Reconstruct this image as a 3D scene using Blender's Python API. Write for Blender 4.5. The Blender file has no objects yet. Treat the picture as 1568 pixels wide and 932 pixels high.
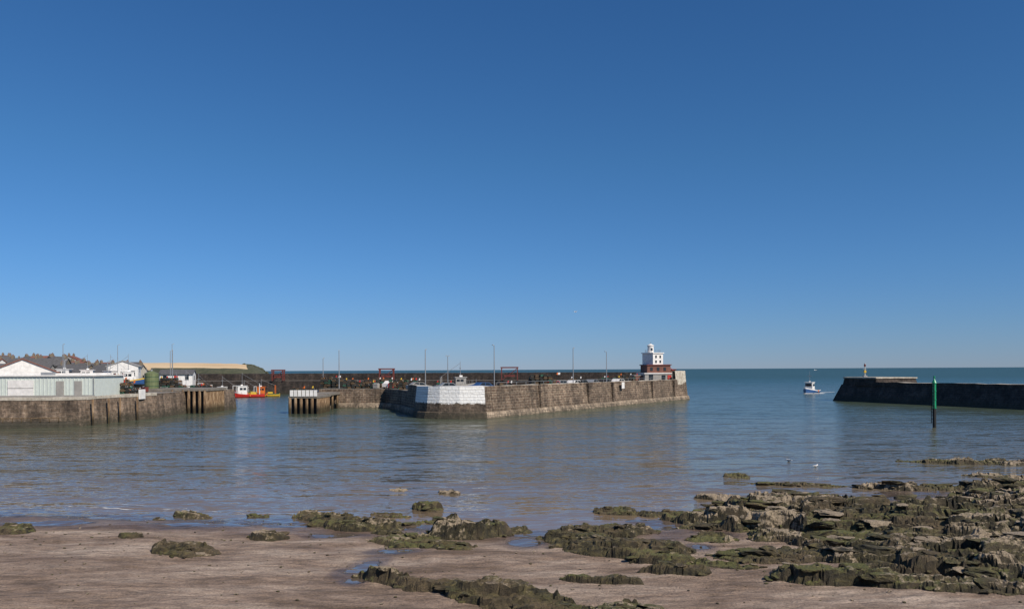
import bpy, math, random
import numpy as np
from mathutils import Vector, Matrix
random.seed(7); np.random.seed(7)
S=bpy.context.scene
R=math.radians
# ------------------------------------------------------------------ materials
def mat(name, build):
    m=bpy.data.materials.new(name); m.use_nodes=True
    nt=m.node_tree; nt.nodes.clear()
    out=nt.nodes.new('ShaderNodeOutputMaterial'); b=nt.nodes.new('ShaderNodeBsdfPrincipled')
    nt.links.new(b.outputs[0],out.inputs[0]); build(nt,b); return m
def N(nt,t,**k):
    n=nt.nodes.new(t)
    for a,v in k.items(): setattr(n,a,v)
    return n
def L(nt,a,b): nt.links.new(a,b)
def pos(nt,scale=(1,1,1)):
    g=N(nt,'ShaderNodeNewGeometry'); m=N(nt,'ShaderNodeMapping'); m.inputs['Scale'].default_value=scale
    L(nt,g.outputs['Position'],m.inputs[0]); return m.outputs[0]
def noise(nt,vec,scale,detail=4,rough=.55,out=0):
    n=N(nt,'ShaderNodeTexNoise'); n.inputs['Scale'].default_value=scale; n.inputs['Detail'].default_value=detail
    n.inputs['Roughness'].default_value=rough; L(nt,vec,n.inputs['Vector']); return n.outputs[out]
def ramp(nt,fac,stops,interp='LINEAR'):
    r=N(nt,'ShaderNodeValToRGB'); r.color_ramp.interpolation=interp
    e=r.color_ramp.elements
    while len(e)>len(stops): e.remove(e[-1])
    while len(e)<len(stops): e.new(1)
    for i,(p,c) in enumerate(stops):
        e[i].position=p
        if not hasattr(c,'__len__'): c=(c,c,c)
        e[i].color=(*c,1)
    L(nt,fac,r.inputs[0]); return r.outputs[0]
def mix(nt,fac,a,b,mode='MIX'):
    m=N(nt,'ShaderNodeMix',data_type='RGBA',blend_type=mode)
    for s,v in ((m.inputs[0],fac),(m.inputs[6],a),(m.inputs[7],b)):
        if isinstance(v,bpy.types.NodeSocket): L(nt,v,s)
        elif hasattr(v,'__len__'): s.default_value=(*v,1)
        else: s.default_value=v
    return m.outputs[2]
def mth(nt,op,a,b=0.0,clamp=False):
    m=N(nt,'ShaderNodeMath',operation=op); m.use_clamp=clamp
    for s,v in ((m.inputs[0],a),(m.inputs[1],b)):
        if isinstance(v,bpy.types.NodeSocket): L(nt,v,s)
        else: s.default_value=v
    return m.outputs[0]
def vm(nt,op,a,b=(0,0,0)):
    m=N(nt,'ShaderNodeVectorMath',operation=op)
    for s,v in ((m.inputs[0],a),(m.inputs[1],b)):
        if isinstance(v,bpy.types.NodeSocket): L(nt,v,s)
        else: s.default_value=v
    return m.outputs[0]
def bump(nt,b,h,strength=.5,dist=.05,prev=None):
    n=N(nt,'ShaderNodeBump'); n.inputs['Strength'].default_value=strength; n.inputs['Distance'].default_value=dist
    L(nt,h,n.inputs['Height'])
    if prev is not None: L(nt,prev,n.inputs['Normal'])
    if b is not None: L(nt,n.outputs[0],b.inputs['Normal'])
    return n.outputs[0]
def zcoord(nt):
    g=N(nt,'ShaderNodeNewGeometry'); s=N(nt,'ShaderNodeSeparateXYZ'); L(nt,g.outputs['Position'],s.inputs[0]); return s.outputs
def paint(name,col,rough=.5,var=.25,metal=0):
    def f(nt,b):
        n=noise(nt,pos(nt),1.7,5); k=ramp(nt,n,[(.3,1-var),(.7,1.0)])
        L(nt,mix(nt,1.0,col,k,'MULTIPLY'),b.inputs['Base Color']); b.inputs['Roughness'].default_value=rough
        b.inputs['Metallic'].default_value=metal
    return mat(name,f)
WHITE=paint('white_paint',(.84,.81,.77)); CREAM=paint('cream_render',(.6,.54,.43)); GREYW=paint('grey_render',(.36,.34,.31))
RED=paint('red_paint',(.55,.03,.02)); REDDK=paint('dark_red_steel',(.17,.04,.03)); ORANGE=paint('orange_paint',(.7,.16,.02))
YEL=paint('yellow_paint',(.7,.45,.04)); BLUE=paint('blue_paint',(.03,.09,.24)); GREEN=paint('green_paint',(.01,.34,.15),.4,.4)
DKGREEN=paint('dark_green_paint',(.02,.09,.05)); OLIVE=paint('olive_tank',(.15,.18,.08)); BLACK=paint('black_rubber',(.015,.015,.015),.8)
GLASS=paint('window_glass',(.02,.03,.04),.08,.1); STEEL=paint('galvanised_steel',(.33,.34,.35),.45,.2,.3)
SLATE=paint('slate_roof',(.12,.115,.115),.7,.4); TILE=paint('red_tile_roof',(.24,.1,.07),.8,.4); NET=paint('pot_netting',(.03,.033,.03),.9,.5)
NETG=paint('green_netting',(.025,.09,.06),.9,.5); NETB=paint('brown_netting',(.12,.08,.045),.9,.5); SHED=paint('shed_cladding',(.6,.65,.6),.5,.12)
BRICKR=paint('red_brown_brick',(.2,.085,.06),.85,.4); STONEH=paint('house_stone',(.25,.2,.14),.9,.4)
def f(nt,b):
    p=pos(nt,(1,1,.25)); n=noise(nt,p,3,6,.7); z=zcoord(nt)[2]
    c=ramp(nt,n,[(.3,(.05,.03,.018)),(.5,(.22,.135,.07)),(.7,(.42,.31,.2))])
    k=ramp(nt,mth(nt,'DIVIDE',z,4),[(.18,(.18,.2,.14)),(.45,(1,1,1))])
    L(nt,mix(nt,1,c,k,'MULTIPLY'),b.inputs['Base Color']); b.inputs['Roughness'].default_value=.85; bump(nt,b,n,.6,.05)
RUST=mat('rusty_pile',f)
def stone(name,c1,c2,mort,bw=1.0,rh=.42,dark=1.0,white=None,tide=1.6):
    def f(nt,b):
        uv=N(nt,'ShaderNodeUVMap'); p=pos(nt)
        nz=noise(nt,p,1.3,3); wv=mix(nt,.06,uv.outputs[0],nz,'ADD')
        br=N(nt,'ShaderNodeTexBrick'); br.offset=.5
        for k,v in (('Color1',c1),('Color2',c2),('Mortar',mort)): br.inputs[k].default_value=(*v,1)
        for k,v in (('Scale',1),('Mortar Size',.035),('Mortar Smooth',.3),('Bias',-.1),('Brick Width',bw),('Row Height',rh)): br.inputs[k].default_value=v
        L(nt,wv,br.inputs['Vector'])
        n1=noise(nt,p,.35,6,.65); n2=noise(nt,p,2.6,6,.7)
        c=mix(nt,1,br.outputs[0],ramp(nt,n2,[(.3,.4),(.7,1.6)]),'MULTIPLY')
        c=mix(nt,1,c,ramp(nt,n1,[(.35,.45),(.65,1.3)]),'MULTIPLY')
        ns=noise(nt,pos(nt,(1,1,.06)),1.1,4,.6); c=mix(nt,.8,c,ramp(nt,ns,[(.35,.45),(.6,1.15)]),'MULTIPLY')
        z=zcoord(nt)[2]; zz=mth(nt,'ADD',z,mth(nt,'MULTIPLY',mth(nt,'SUBTRACT',n2,.5),1.3))
        if white is not None:
            wm=ramp(nt,mth(nt,'SUBTRACT',zz,white[0]),[(.0,0.0),(.12,1.0)])
            holes=ramp(nt,noise(nt,p,2.1,7,.75),[(.28,.0),(.36,1.0)])
            wc=mix(nt,1,(.88,.86,.82),ramp(nt,br.outputs[1],[(0,1.0),(1,.82)]),'MULTIPLY')
            c=mix(nt,mth(nt,'MULTIPLY',wm,holes),c,wc)
        tm=ramp(nt,mth(nt,'DIVIDE',zz,tide),[(.15,1.0),(.3,.85),(.95,0.0)])
        c=mix(nt,mth(nt,'MULTIPLY',tm,.75),c,mix(nt,n2,(.018,.019,.012),(.06,.055,.03)))
        L(nt,c,b.inputs['Base Color']); b.inputs['Roughness'].default_value=.88
        h=mth(nt,'SUBTRACT',n2,mth(nt,'MULTIPLY',br.outputs[1],.8)); bump(nt,b,h,.9,.14)
    return mat(name,f)
ST_A=stone('pier_masonry',(.12,.078,.052),(.22,.155,.105),(.38,.31,.23))
ST_W=stone('whitewashed_masonry',(.10,.07,.05),(.16,.115,.08),(.2,.16,.12),white=(2.15,))
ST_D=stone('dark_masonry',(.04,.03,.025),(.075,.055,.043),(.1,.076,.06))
ST_Q=stone('quay_masonry',(.15,.105,.07),(.26,.185,.13),(.3,.23,.17),1.2,.5)
ST_F=stone('footing_masonry',(.28,.21,.15),(.36,.28,.2),(.22,.18,.13),1.3,.6,tide=.5)
def f(nt,b):
    p=pos(nt); n=noise(nt,p,.5,6,.7); n2=noise(nt,p,5,4)
    c=ramp(nt,n,[(.3,(.16,.14,.115)),(.7,(.34,.3,.25))]); L(nt,mix(nt,.5,c,n2,'MULTIPLY'),b.inputs['Base Color'])
    b.inputs['Roughness'].default_value=.9; bump(nt,b,n2,.3,.03)
DECK=mat('concrete_deck',f)
def f(nt,b):
    p=pos(nt); n=noise(nt,p,1.5,5,.7)
    c=ramp(nt,n,[(.3,(.25,.21,.16)),(.7,(.6,.55,.46))]); L(nt,c,b.inputs['Base Color']); b.inputs['Roughness'].default_value=.9
COPE=mat('pale_coping',f)
# sand ---------------------------------------------------------------
def f(nt,b):
    p=pos(nt); n=noise(nt,pos(nt,(.55,1.5,1)),.45,6,.62); n2=noise(nt,pos(nt,(.6,1.6,1)),2.2,6,.7); n3=noise(nt,p,14,5,.7); n4=noise(nt,p,45,3,.6)
    a=N(nt,'ShaderNodeAttribute',attribute_name='wet'); wet=a.outputs['Fac']
    dry=ramp(nt,n,[(.34,(.18,.118,.075)),(.47,(.32,.225,.16)),(.66,(.52,.4,.305))])
    dry=mix(nt,.9,dry,ramp(nt,n2,[(.32,.45),(.6,1.15)]),'MULTIPLY')
    dry=mix(nt,.8,dry,ramp(nt,n3,[(.32,.42),(.6,1.2)]),'MULTIPLY')
    wm=mth(nt,'ADD',wet,mth(nt,'MULTIPLY',mth(nt,'SUBTRACT',n2,.5),.5))
    damp=ramp(nt,wm,[(.2,0.0),(.45,1.0)]); pool=ramp(nt,wm,[(.62,0.0),(.7,1.0)])
    c=mix(nt,damp,dry,mix(nt,1,dry,(.6,.57,.56),'MULTIPLY')); c=mix(nt,pool,c,(.12,.09,.07))
    L(nt,c,b.inputs['Base Color'])
    r=mth(nt,'SUBTRACT',.9,mth(nt,'MULTIPLY',damp,.5)); r=mth(nt,'SUBTRACT',r,mth(nt,'MULTIPLY',pool,.33)); L(nt,r,b.inputs['Roughness'])
    hh=mth(nt,'ADD',mth(nt,'MULTIPLY',n2,1.0),mth(nt,'ADD',mth(nt,'MULTIPLY',n3,.35),mth(nt,'MULTIPLY',n4,.12)))
    hh=mth(nt,'MULTIPLY',hh,mth(nt,'SUBTRACT',1.0,mth(nt,'MULTIPLY',pool,.98))); bump(nt,b,hh,1.0,.17)
SAND=mat('beach_sand',f)
# rock ---------------------------------------------------------------
def f(nt,b):
    p=pos(nt); n1=noise(nt,p,.8,5,.6); n2=noise(nt,p,4.5,6,.7); n3=noise(nt,p,22,5,.75); n0=noise(nt,p,.33,3,.5)
    a=N(nt,'ShaderNodeAttribute',attribute_name='bare'); bare=a.outputs['Fac']
    g=N(nt,'ShaderNodeNewGeometry'); sx=N(nt,'ShaderNodeSeparateXYZ'); L(nt,g.outputs['Normal'],sx.inputs[0])
    weed=ramp(nt,n2,[(.32,(.013,.011,.005)),(.5,(.06,.048,.018)),(.7,(.18,.145,.05))])
    brown=ramp(nt,n3,[(.32,(.03,.02,.009)),(.7,(.21,.15,.08))])
    weed=mix(nt,ramp(nt,n1,[(.45,0.0),(.62,.85)]),weed,brown)
    grn=ramp(nt,n3,[(.3,(.03,.037,.009)),(.7,(.2,.2,.045))])
    gm=mth(nt,'MULTIPLY',ramp(nt,n0,[(.45,0.0),(.58,1.0)]),ramp(nt,sx.outputs[2],[(.5,0.0),(.9,.7)]))
    weed=mix(nt,gm,weed,grn)
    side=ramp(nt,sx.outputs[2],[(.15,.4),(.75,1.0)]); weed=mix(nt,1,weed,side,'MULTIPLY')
    sstone=ramp(nt,n3,[(.25,(.12,.088,.055)),(.5,(.3,.232,.155)),(.75,(.52,.42,.3))])
    k=mth(nt,'ADD',bare,mth(nt,'MULTIPLY',mth(nt,'SUBTRACT',n2,.5),1.6)); k=mth(nt,'ADD',k,mth(nt,'MULTIPLY',mth(nt,'SUBTRACT',sx.outputs[2],.8),.6))
    c=mix(nt,ramp(nt,k,[(.44,0.0),(.64,1.0)]),weed,sstone)
    L(nt,c,b.inputs['Base Color']); L(nt,ramp(nt,n3,[(.3,.5),(.7,.95)]),b.inputs['Roughness'])
    hh=mth(nt,'ADD',n2,mth(nt,'MULTIPLY',n3,.6)); bump(nt,b,hh,1.0,.1)
ROCK=mat('seaweed_sandstone',f)
# water --------------------------------------------------------------
def f(nt,b):
    xyz=zcoord(nt)
    big=noise(nt,pos(nt,(.02,.09,1)),1,4,.6)
    y=mth(nt,'ADD',xyz[1],mth(nt,'MULTIPLY',mth(nt,'SUBTRACT',big,.5),25))
    c=ramp(nt,mth(nt,'DIVIDE',y,400),[(.09,(.2,.14,.09)),(.14,(.13,.11,.07)),(.3,(.065,.085,.06)),(1,(.03,.07,.06))])
    L(nt,c,b.inputs['Base Color'])
    b.inputs['IOR'].default_value=1.33
    L(nt,ramp(nt,mth(nt,'DIVIDE',xyz[1],600),[(.06,.08),(.2,.18),(1,.35)]),b.inputs['Roughness'])
    def sl(scale,s,det,amp):
        n=noise(nt,pos(nt,scale),s,det,.6,1); v=vm(nt,'SUBTRACT',n,(.5,.5,.5)); return vm(nt,'MULTIPLY',v,(amp*.7,amp,0))
    gust=ramp(nt,big,[(.38,.4),(.6,1.0)])
    v=vm(nt,'ADD',sl((.35,1.7,1),1.0,2,.8),sl((.07,.5,1),1.0,2,.5))
    fine=sl((1.0,3.6,1),1.5,3,1.15); fine=vm(nt,'MULTIPLY',fine,gust); v=vm(nt,'ADD',v,fine)
    calm=ramp(nt,mth(nt,'DIVIDE',xyz[1],100),[(.36,.3),(.5,.9),(1,1.0)]); v=vm(nt,'MULTIPLY',v,calm)
    L(nt,vm(nt,'NORMALIZE',vm(nt,'ADD',v,(0,0,1))),b.inputs['Normal'])
WATER=mat('sea_water',f)
def f(nt,b):
    n=noise(nt,pos(nt),6,5,.7); L(nt,ramp(nt,n,[(.3,.3),(.6,.7)]),b.inputs['Base Color']); b.inputs['Roughness'].default_value=.7
FOAM=mat('foam',f)
def f(nt,b):
    n=noise(nt,pos(nt,(.01,.02,1)),1,5,.6); L(nt,ramp(nt,n,[(.35,(.5,.35,.2)),(.65,(.66,.5,.31))]),b.inputs['Base Color']); b.inputs['Roughness'].default_value=.95
FIELD=mat('barley_field',f)
def f(nt,b):
    n=noise(nt,pos(nt),.2,6,.7); L(nt,ramp(nt,n,[(.3,(.03,.04,.018)),(.7,(.1,.095,.055))]),b.inputs['Base Color']); b.inputs['Roughness'].default_value=.95
GRASS=mat('rough_grass',f)
# ------------------------------------------------------------------ mesh builder
class MB:
    def __init__(s): s.v=[];s.f=[];s.m=[];s.uv=[];s.mats=[]
    def mi(s,m):
        if m not in s.mats: s.mats.append(m)
        return s.mats.index(m)
    def face(s,pts,m,uv=None):
        i=len(s.v); s.v+= [tuple(p) for p in pts]; s.f.append(list(range(i,i+len(pts)))); s.m.append(s.mi(m)); s.uv+= (uv or [(p[0],p[2]) for p in pts])
    def box(s,c,d,m,rot=0,taper=1.0):
        cr,sr=math.cos(rot),math.sin(rot); P=[]
        for zz,k in ((0,1),(d[2],taper)):
            for a,b in ((-1,-1),(1,-1),(1,1),(-1,1)):
                x=a*d[0]/2*k;y=b*d[1]/2*k; P.append((c[0]+x*cr-y*sr,c[1]+x*sr+y*cr,c[2]+zz))
        for q in ((3,2,1,0),(4,5,6,7),(0,1,5,4),(1,2,6,5),(2,3,7,6),(3,0,4,7)): s.face([P[i] for i in q],m)
    def cyl(s,p0,p1,r0,r1,m,n=8):
        a=Vector(p0);b=Vector(p1);q=(b-a).to_track_quat('Z','Y').to_matrix()
        A=[a+q@Vector((math.cos(2*math.pi*i/n)*r0,math.sin(2*math.pi*i/n)*r0,0)) for i in range(n)]
        B=[b+q@Vector((math.cos(2*math.pi*i/n)*r1,math.sin(2*math.pi*i/n)*r1,0)) for i in range(n)]
        for i in range(n): j=(i+1)%n; s.face([A[i],A[j],B[j],B[i]],m)
        s.face(B,m); s.face(A[::-1],m)
    def prism(s,poly,y0,y1,m,M=None):
        A=[Vector((x,y0,z)) for x,z in poly];B=[Vector((x,y1,z)) for x,z in poly]
        if M is not None: A=[M@p for p in A];B=[M@p for p in B]
        n=len(poly)
        for i in range(n): j=(i+1)%n; s.face([A[j],A[i],B[i],B[j]],m)
        s.face(A,m); s.face(B[::-1],m)
    def grid(s,rows,m,close=False):
        for i in range(len(rows)-1):
            a,b=rows[i],rows[i+1]
            for j in range(len(a)-(0 if close else 1)):
                k=(j+1)%len(a); s.face([a[j],a[k],b[k],b[j]],m)
    def build(s,name,loc=(0,0,0),rz=0,weld=True,smooth=False):
        me=bpy.data.meshes.new(name); me.from_pydata(s.v,[],s.f)
        for m in s.mats: me.materials.append(m)
        me.polygons.foreach_set('material_index',s.m)
        u=me.uv_layers.new(name='UVMap'); u.data.foreach_set('uv',[c for p in s.uv for c in p])
        if smooth: me.polygons.foreach_set('use_smooth',[True]*len(s.f))
        me.update(); o=bpy.data.objects.new(name,me); S.collection.objects.link(o)
        if weld:
            import bmesh
            bm=bmesh.new(); bm.from_mesh(me); bmesh.ops.remove_doubles(bm,verts=bm.verts,dist=.0005); bm.to_mesh(me); bm.free()
        o.location=loc;o.rotation_euler=(0,0,rz); return o
def resample(pts,step=2.0,closed=False):
    out=[]; n=len(pts)
    for i in range(n if closed else n-1):
        a=Vector(pts[i]);b=Vector(pts[(i+1)%n]); k=max(1,int((b-a).length/step))
        out+=[a.lerp(b,t/k) for t in range(k)]
    if not closed: out.append(Vector(pts[-1]))
    return out
def offs(P,d,closed=False):
    n=len(P);o=[]
    for i in range(n):
        a=P[i-1] if (i>0 or closed) else P[i]; c=P[(i+1)%n] if (i<n-1 or closed) else P[i]
        t1=(P[i]-a); t2=(c-P[i]); 
        if t1.length<1e-6:t1=t2
        if t2.length<1e-6:t2=t1
        t1=t1.normalized();t2=t2.normalized(); n1=Vector((t1.y,-t1.x));n2=Vector((t2.y,-t2.x)); m=(n1+n2)
        m=m.normalized() if m.length>1e-3 else n1
        o.append(P[i]+m*d/max(.5,m.dot(n1)))
    return o
def wall(mb,P,prof,mats,closed=False,jit=0.0,matf=None):
    rings=[offs(P,o,closed) for o,z in prof]; n=len(P); dist=[0]
    for i in range(1,n+1): dist.append(dist[-1]+(P[i%n]-P[i-1]).length)
    J=[[ (random.uniform(-jit,jit) if z>1 else 0) for _ in range(n)] for o,z in prof]
    cum=[prof[0][1]]
    for i in range(1,len(prof)): cum.append(cum[-1]+math.hypot(prof[i][0]-prof[i-1][0],prof[i][1]-prof[i-1][1]))
    for k in range(len(prof)-1):
        for i in range(n if closed else n-1):
            j=(i+1)%n
            q=[(rings[k][i],k,i),(rings[k][j],k,j),(rings[k+1][j],k+1,j),(rings[k+1][i],k+1,i)]
            m=mats[k] if matf is None else matf(k,i,mats[k])
            mb.face([(p.x,p.y,prof[kk][1]+J[kk][ii]) for p,kk,ii in q],m,[(dist[i],cum[k]),(dist[i+1],cum[k]),(dist[i+1],cum[k+1]),(dist[i],cum[k+1])])
    return rings
# ------------------------------------------------------------------ numpy noise
def hsh(i,j,s):
    h=np.sin(i*127.1+j*311.7+s*74.7)*43758.5453; return h-np.floor(h)
def vn(x,y,s=0):
    i=np.floor(x);j=np.floor(y);a=x-i;b=y-j;a=a*a*(3-2*a);b=b*b*(3-2*b)
    return (hsh(i,j,s)*(1-a)+hsh(i+1,j,s)*a)*(1-b)+(hsh(i,j+1,s)*(1-a)+hsh(i+1,j+1,s)*a)*b
def fbm(x,y,o=4,s=0):
    t=0;w=.5;tot=0
    for k in range(o): t=t+w*vn(x*2**k+k*17.3,y*2**k-k*9.1,s+k);tot+=w;w*=.5
    return t/tot
def voro(x,y,s=0):
    i=np.floor(x);j=np.floor(y);f1=np.full_like(x,9.);f2=np.full_like(x,9.);idv=np.zeros_like(x)
    for di in(-1,0,1):
        for dj in(-1,0,1):
            ci=i+di;cj=j+dj;px=ci+.1+.8*hsh(ci,cj,s);py=cj+.1+.8*hsh(ci,cj,s+5)
            d=np.hypot(px-x,py-y);h=hsh(ci,cj,s+9);c=d<f1
            f2=np.where(c,f1,np.minimum(f2,d));idv=np.where(c,h,idv);f1=np.where(c,d,f1)
    return f1,f2,idv
def shore(x):
    return np.interp(x,[-60,-25,-16,-10,-4,0,3,8,14,22,40,60],[43,40.5,39.3,37.6,36.5,35,34.8,37,41,45,50,55])
def sand_z(x,y):
    d=shore(x)+1.2*(fbm(x*.15,y*.15,3,3)-.5)*2-y
    z=np.where(d>0,.047*d,.06*d); z=np.maximum(z,-7); z=np.minimum(z,2.2)
    near=np.exp(-np.maximum(0,np.hypot(x,y-30)-40)/20)
    return z+near*((fbm(x*.35,y*.6,4,11)-.5)*.22+(fbm(x*1.8,y*3.0,3,21)-.5)*.08)
STK=R(-20)
ELL=[(-21,33.5,1.1,.8,.35),(-15.3,32,.5,.4,.25),(-11.8,28.7,1.2,.7,.36),(-10,32.5,.6,.6,.3),(-15.6,38.5,1.1,.5,.28),(-8.8,37.4,1.6,.8,.3),(-7,35.2,1.8,1.1,.42),(-5.8,38.4,.9,.6,.28),(-5.2,36.4,1.2,.5,.22),(-12.2,38.2,.5,.3,.2),(-16.5,37.2,.4,.3,.15),(-3.2,36.6,.9,.5,.25),
(-6.7,46.5,.55,.4,.3),(-3.6,45.3,1.1,.5,.32),(-4.2,40,.7,.5,.5),(-1.6,33,1.5,1.2,.78),(-4.0,31.2,1.7,1.0,.26),(-2.3,30.2,1,.8,.28),(-5.3,33.2,.9,.6,.25),(.3,34.2,.8,.5,.24),
(-3.9,24.4,1.2,.5,.4),(-2.4,23.5,1.3,.55,.44),(-.8,22.4,1.3,.7,.52),(.8,21.5,1.3,.6,.45),(2.6,20.8,1.4,.5,.4),
(2.8,31,1.5,1.2,.46),(4.2,29,2.0,1.4,.48),(5.2,27.3,1.3,.9,.36),(4.1,33.6,1.8,1.0,.4),(2.6,24.3,1.5,.3,.24),(5.2,25.3,1.2,.5,.32),(5.4,38.5,1.3,.6,.42),(7.4,38.5,1,.5,.35),
(9.3,36,2,1.5,.52),(11.2,34.5,2.8,1.9,.7),(14,38,3.5,2.2,.8),(14,33,3.5,2.1,.76),(16.7,33.5,3.5,2.3,.8),(17.7,30.5,3.2,2.3,.72),(21,34,4,3,.88),(19.5,29,3,2.2,.78),(27,34,6,5,.95),(27,27,6,4,.9),(11.5,30.4,2.2,1.2,.42),(14,29.6,2.2,1.0,.45),
(8.5,27.5,1.6,.8,.28),(10.3,27.3,2,.8,.33),(12.3,26.6,2,.9,.38),(9.5,23.8,1.6,.7,.45),(14,24.7,1.8,1.3,.66),(16.4,25,2.5,1.6,.74),(14.3,27.8,2,.8,.48),(11.9,22.3,2,.5,.3),(15.2,22.7,2,.6,.4),(7.9,31.2,.9,.7,.26),(8.0,34.2,1.2,.6,.3),(12.2,24.6,1.4,.5,.32),(7.2,25.9,1.2,.4,.22),
(14.6,51.5,1.1,.5,.35),(16,48,1.6,.5,.3),(18.5,47.5,2,.5,.3),(22.5,46,2.5,.9,.45),(25.5,46,2.5,.8,.38),(28,44.5,2.5,1.2,.6),(32,58.5,2.8,.9,.55),(36,57.5,2,.7,.45),(31,51,2.5,.5,.35),(10.8,43,1.3,.6,.32),(12.9,41.8,2,.8,.36),(15.6,42.3,2.4,.8,.45),(24.5,40,2.8,1,.5),(33,45,3,1.5,.5),(36,38,4,3,.7)]
def env(x,y):
    ca,sa=math.cos(STK),math.sin(STK); dn=(fbm(x*.9,y*.9,4,31)-.5)*1.5; E=np.full_like(x,-1.0);Hh=np.zeros_like(x)
    for cx,cy,rx,ry,h in ELL:
        rx=rx*1.1;ry=ry*1.05;dx=(x-cx)*ca+(y-cy)*sa; dy=-(x-cx)*sa+(y-cy)*ca
        e=1-((dx/rx)**2+(dy/ry)**2)**.5+dn*.8*min(1,.9/min(rx,ry)+.4)
        t=np.clip((e+.05)/.3,0,1); t=t*t*(3-2*t)
        Hh=np.maximum(Hh,t*h); E=np.maximum(E,e)
    return E,Hh
def rock_z(x,y):
    ca,sa=math.cos(STK),math.sin(STK); s1=x*ca+y*sa; s2=-x*sa+y*ca
    E,Hh=env(x,y); base=np.maximum(sand_z(x,y),-.12)
    w1=s1+(fbm(x*.5,y*.5,3,41)-.5)*1.6+(fbm(x*2.5,y*2.5,2,44)-.5)*.25; w2=s2+(fbm(x*.5,y*.5,3,43)-.5)*1.2+(fbm(x*2.5,y*2.5,2,45)-.5)*.2
    fr=w2/1.9; cell=np.floor(fr); fr=fr-cell; saw=np.where(fr<.08,fr/.08,1-(fr-.08)/.92)
    f1,f2,i1=voro(w1/1.8,w2/.95,1); g1,g2,i2=voro(w1/.6,w2/.36,2)
    e1=np.clip((f2-f1)/.12,0,1); e2=np.clip((g2-g1)/.22,0,1)
    hgt=Hh*(.5+.3*saw+.5*(i1-.5)+.14*(i2-.5))-Hh*.25*(1-e1)-.045*(1-e2)*(Hh>.05)
    st=.11; q=hgt/st; qf=np.floor(q); qr=np.clip((q-qf)/.35,0,1); hgt=np.where(Hh>.05,.45*hgt+.55*(qf+qr)*st-.03,hgt)   # bedding planes: flat treads, steep risers
    hgt+= (fbm(x*2.5,y*2.5,3,51)-.5)*.13*np.clip(Hh*3,0,1)+(vn(x*9,y*9,61)-.5)*.045*np.clip(Hh*6,0,1)+(vn(x*17,y*17,62)-.5)*.03*np.clip(Hh*6,0,1)
    z=base-.12+hgt*1.15+.1*(Hh>.04)
    bare=np.clip(.13+.6*(i1-.45)+.35*(hgt/np.maximum(Hh,.05)-.4)+(fbm(x*.25,y*.25,3,71)-.5)*1.2+np.clip((x-8)/30,0,.14),0,1)
    bare=np.where((y>44)&(x<0),.75,bare)
    return z,E,Hh,bare
def npgrid(name,X,Y,Z,mask,mt,attrs,smooth=True):
    ny,nx=X.shape; co=np.stack([X,Y,Z],-1).reshape(-1,3); idx=np.arange(ny*nx).reshape(ny,nx)
    q=np.stack([idx[:-1,:-1],idx[:-1,1:],idx[1:,1:],idx[1:,:-1]],-1).reshape(-1,4)
    if mask is not None:
        mk=(mask[:-1,:-1]|mask[:-1,1:]|mask[1:,1:]|mask[1:,:-1]).reshape(-1); q=q[mk]
        used=np.unique(q); rm=np.full(ny*nx,-1);rm[used]=np.arange(len(used)); q=rm[q];co=co[used]
    else: used=np.arange(ny*nx)
    me=bpy.data.meshes.new(name); me.vertices.add(len(co)); me.vertices.foreach_set('co',co.astype(np.float32).ravel())
    me.loops.add(q.size); me.loops.foreach_set('vertex_index',q.astype(np.int32).ravel())
    me.polygons.add(len(q)); me.polygons.foreach_set('loop_start',np.arange(0,q.size,4,dtype=np.int32))
    me.polygons.foreach_set('use_smooth',np.full(len(q),smooth)); me.materials.append(mt)
    for k,a in attrs.items():
        at=me.attributes.new(k,'FLOAT','POINT'); at.data.foreach_set('value',a.reshape(-1)[used].astype(np.float32))
    me.update(); me.validate(); o=bpy.data.objects.new(name,me); S.collection.objects.link(o); return o
# ground sheet (beach + sea bed to the horizon)
far=[70,110,200,500,2000,8000,25000]
xs=np.array([-v for v in far[::-1]]+list(np.arange(-45,50,.16))+far); ys=np.array([-25000,-8000,-2000,-500,-100,-30,0,8]+list(np.arange(14,62,.13))+[70,90,150,400,1500,8000,25000])
X,Y=np.meshgrid(xs,ys); Z=sand_z(X,Y); sh=shore(X)
d=sh-Y; wet=np.clip(1-d/6,0,1)*.8+.32*fbm(X*.25,Y*.7,4,81)*(d<14)
def blob(cx,cy,rx,ry,a=0):
    ca,sa=math.cos(R(a)),math.sin(R(a)); dx=(X-cx)*ca+(Y-cy)*sa;dy=-(X-cx)*sa+(Y-cy)*ca
    return np.exp(-((dx/rx)**2+(dy/ry)**2)*1.2)
for bb in [(-5.0,26.5,.7,2.3,-12),(-4.4,29.3,1.3,.9,0),(-7.4,33.0,2.0,.9,-15),(-4.8,24.3,.6,.8,0),(8.2,32.4,1.0,1.6,20),(7.0,29.8,.6,.9,0),(11,25.2,2,.6,-10),(12.5,28.3,2,.4,-10),(0.5,31.3,1.3,1.5,0),(-14,35.5,5,.8,-5),(-21,36,4,.9,0),(6.5,34.5,1.2,1.4,0),(16.5,27,2.2,.5,-15),(-10,35.2,2.2,.6,0)]: wet=np.maximum(wet,.95*blob(*bb))
wet=np.maximum(wet,np.where(d<0,1,0)*.6)
npgrid('beach_ground',X,Y,Z,None,SAND,{'wet':wet})
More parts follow.
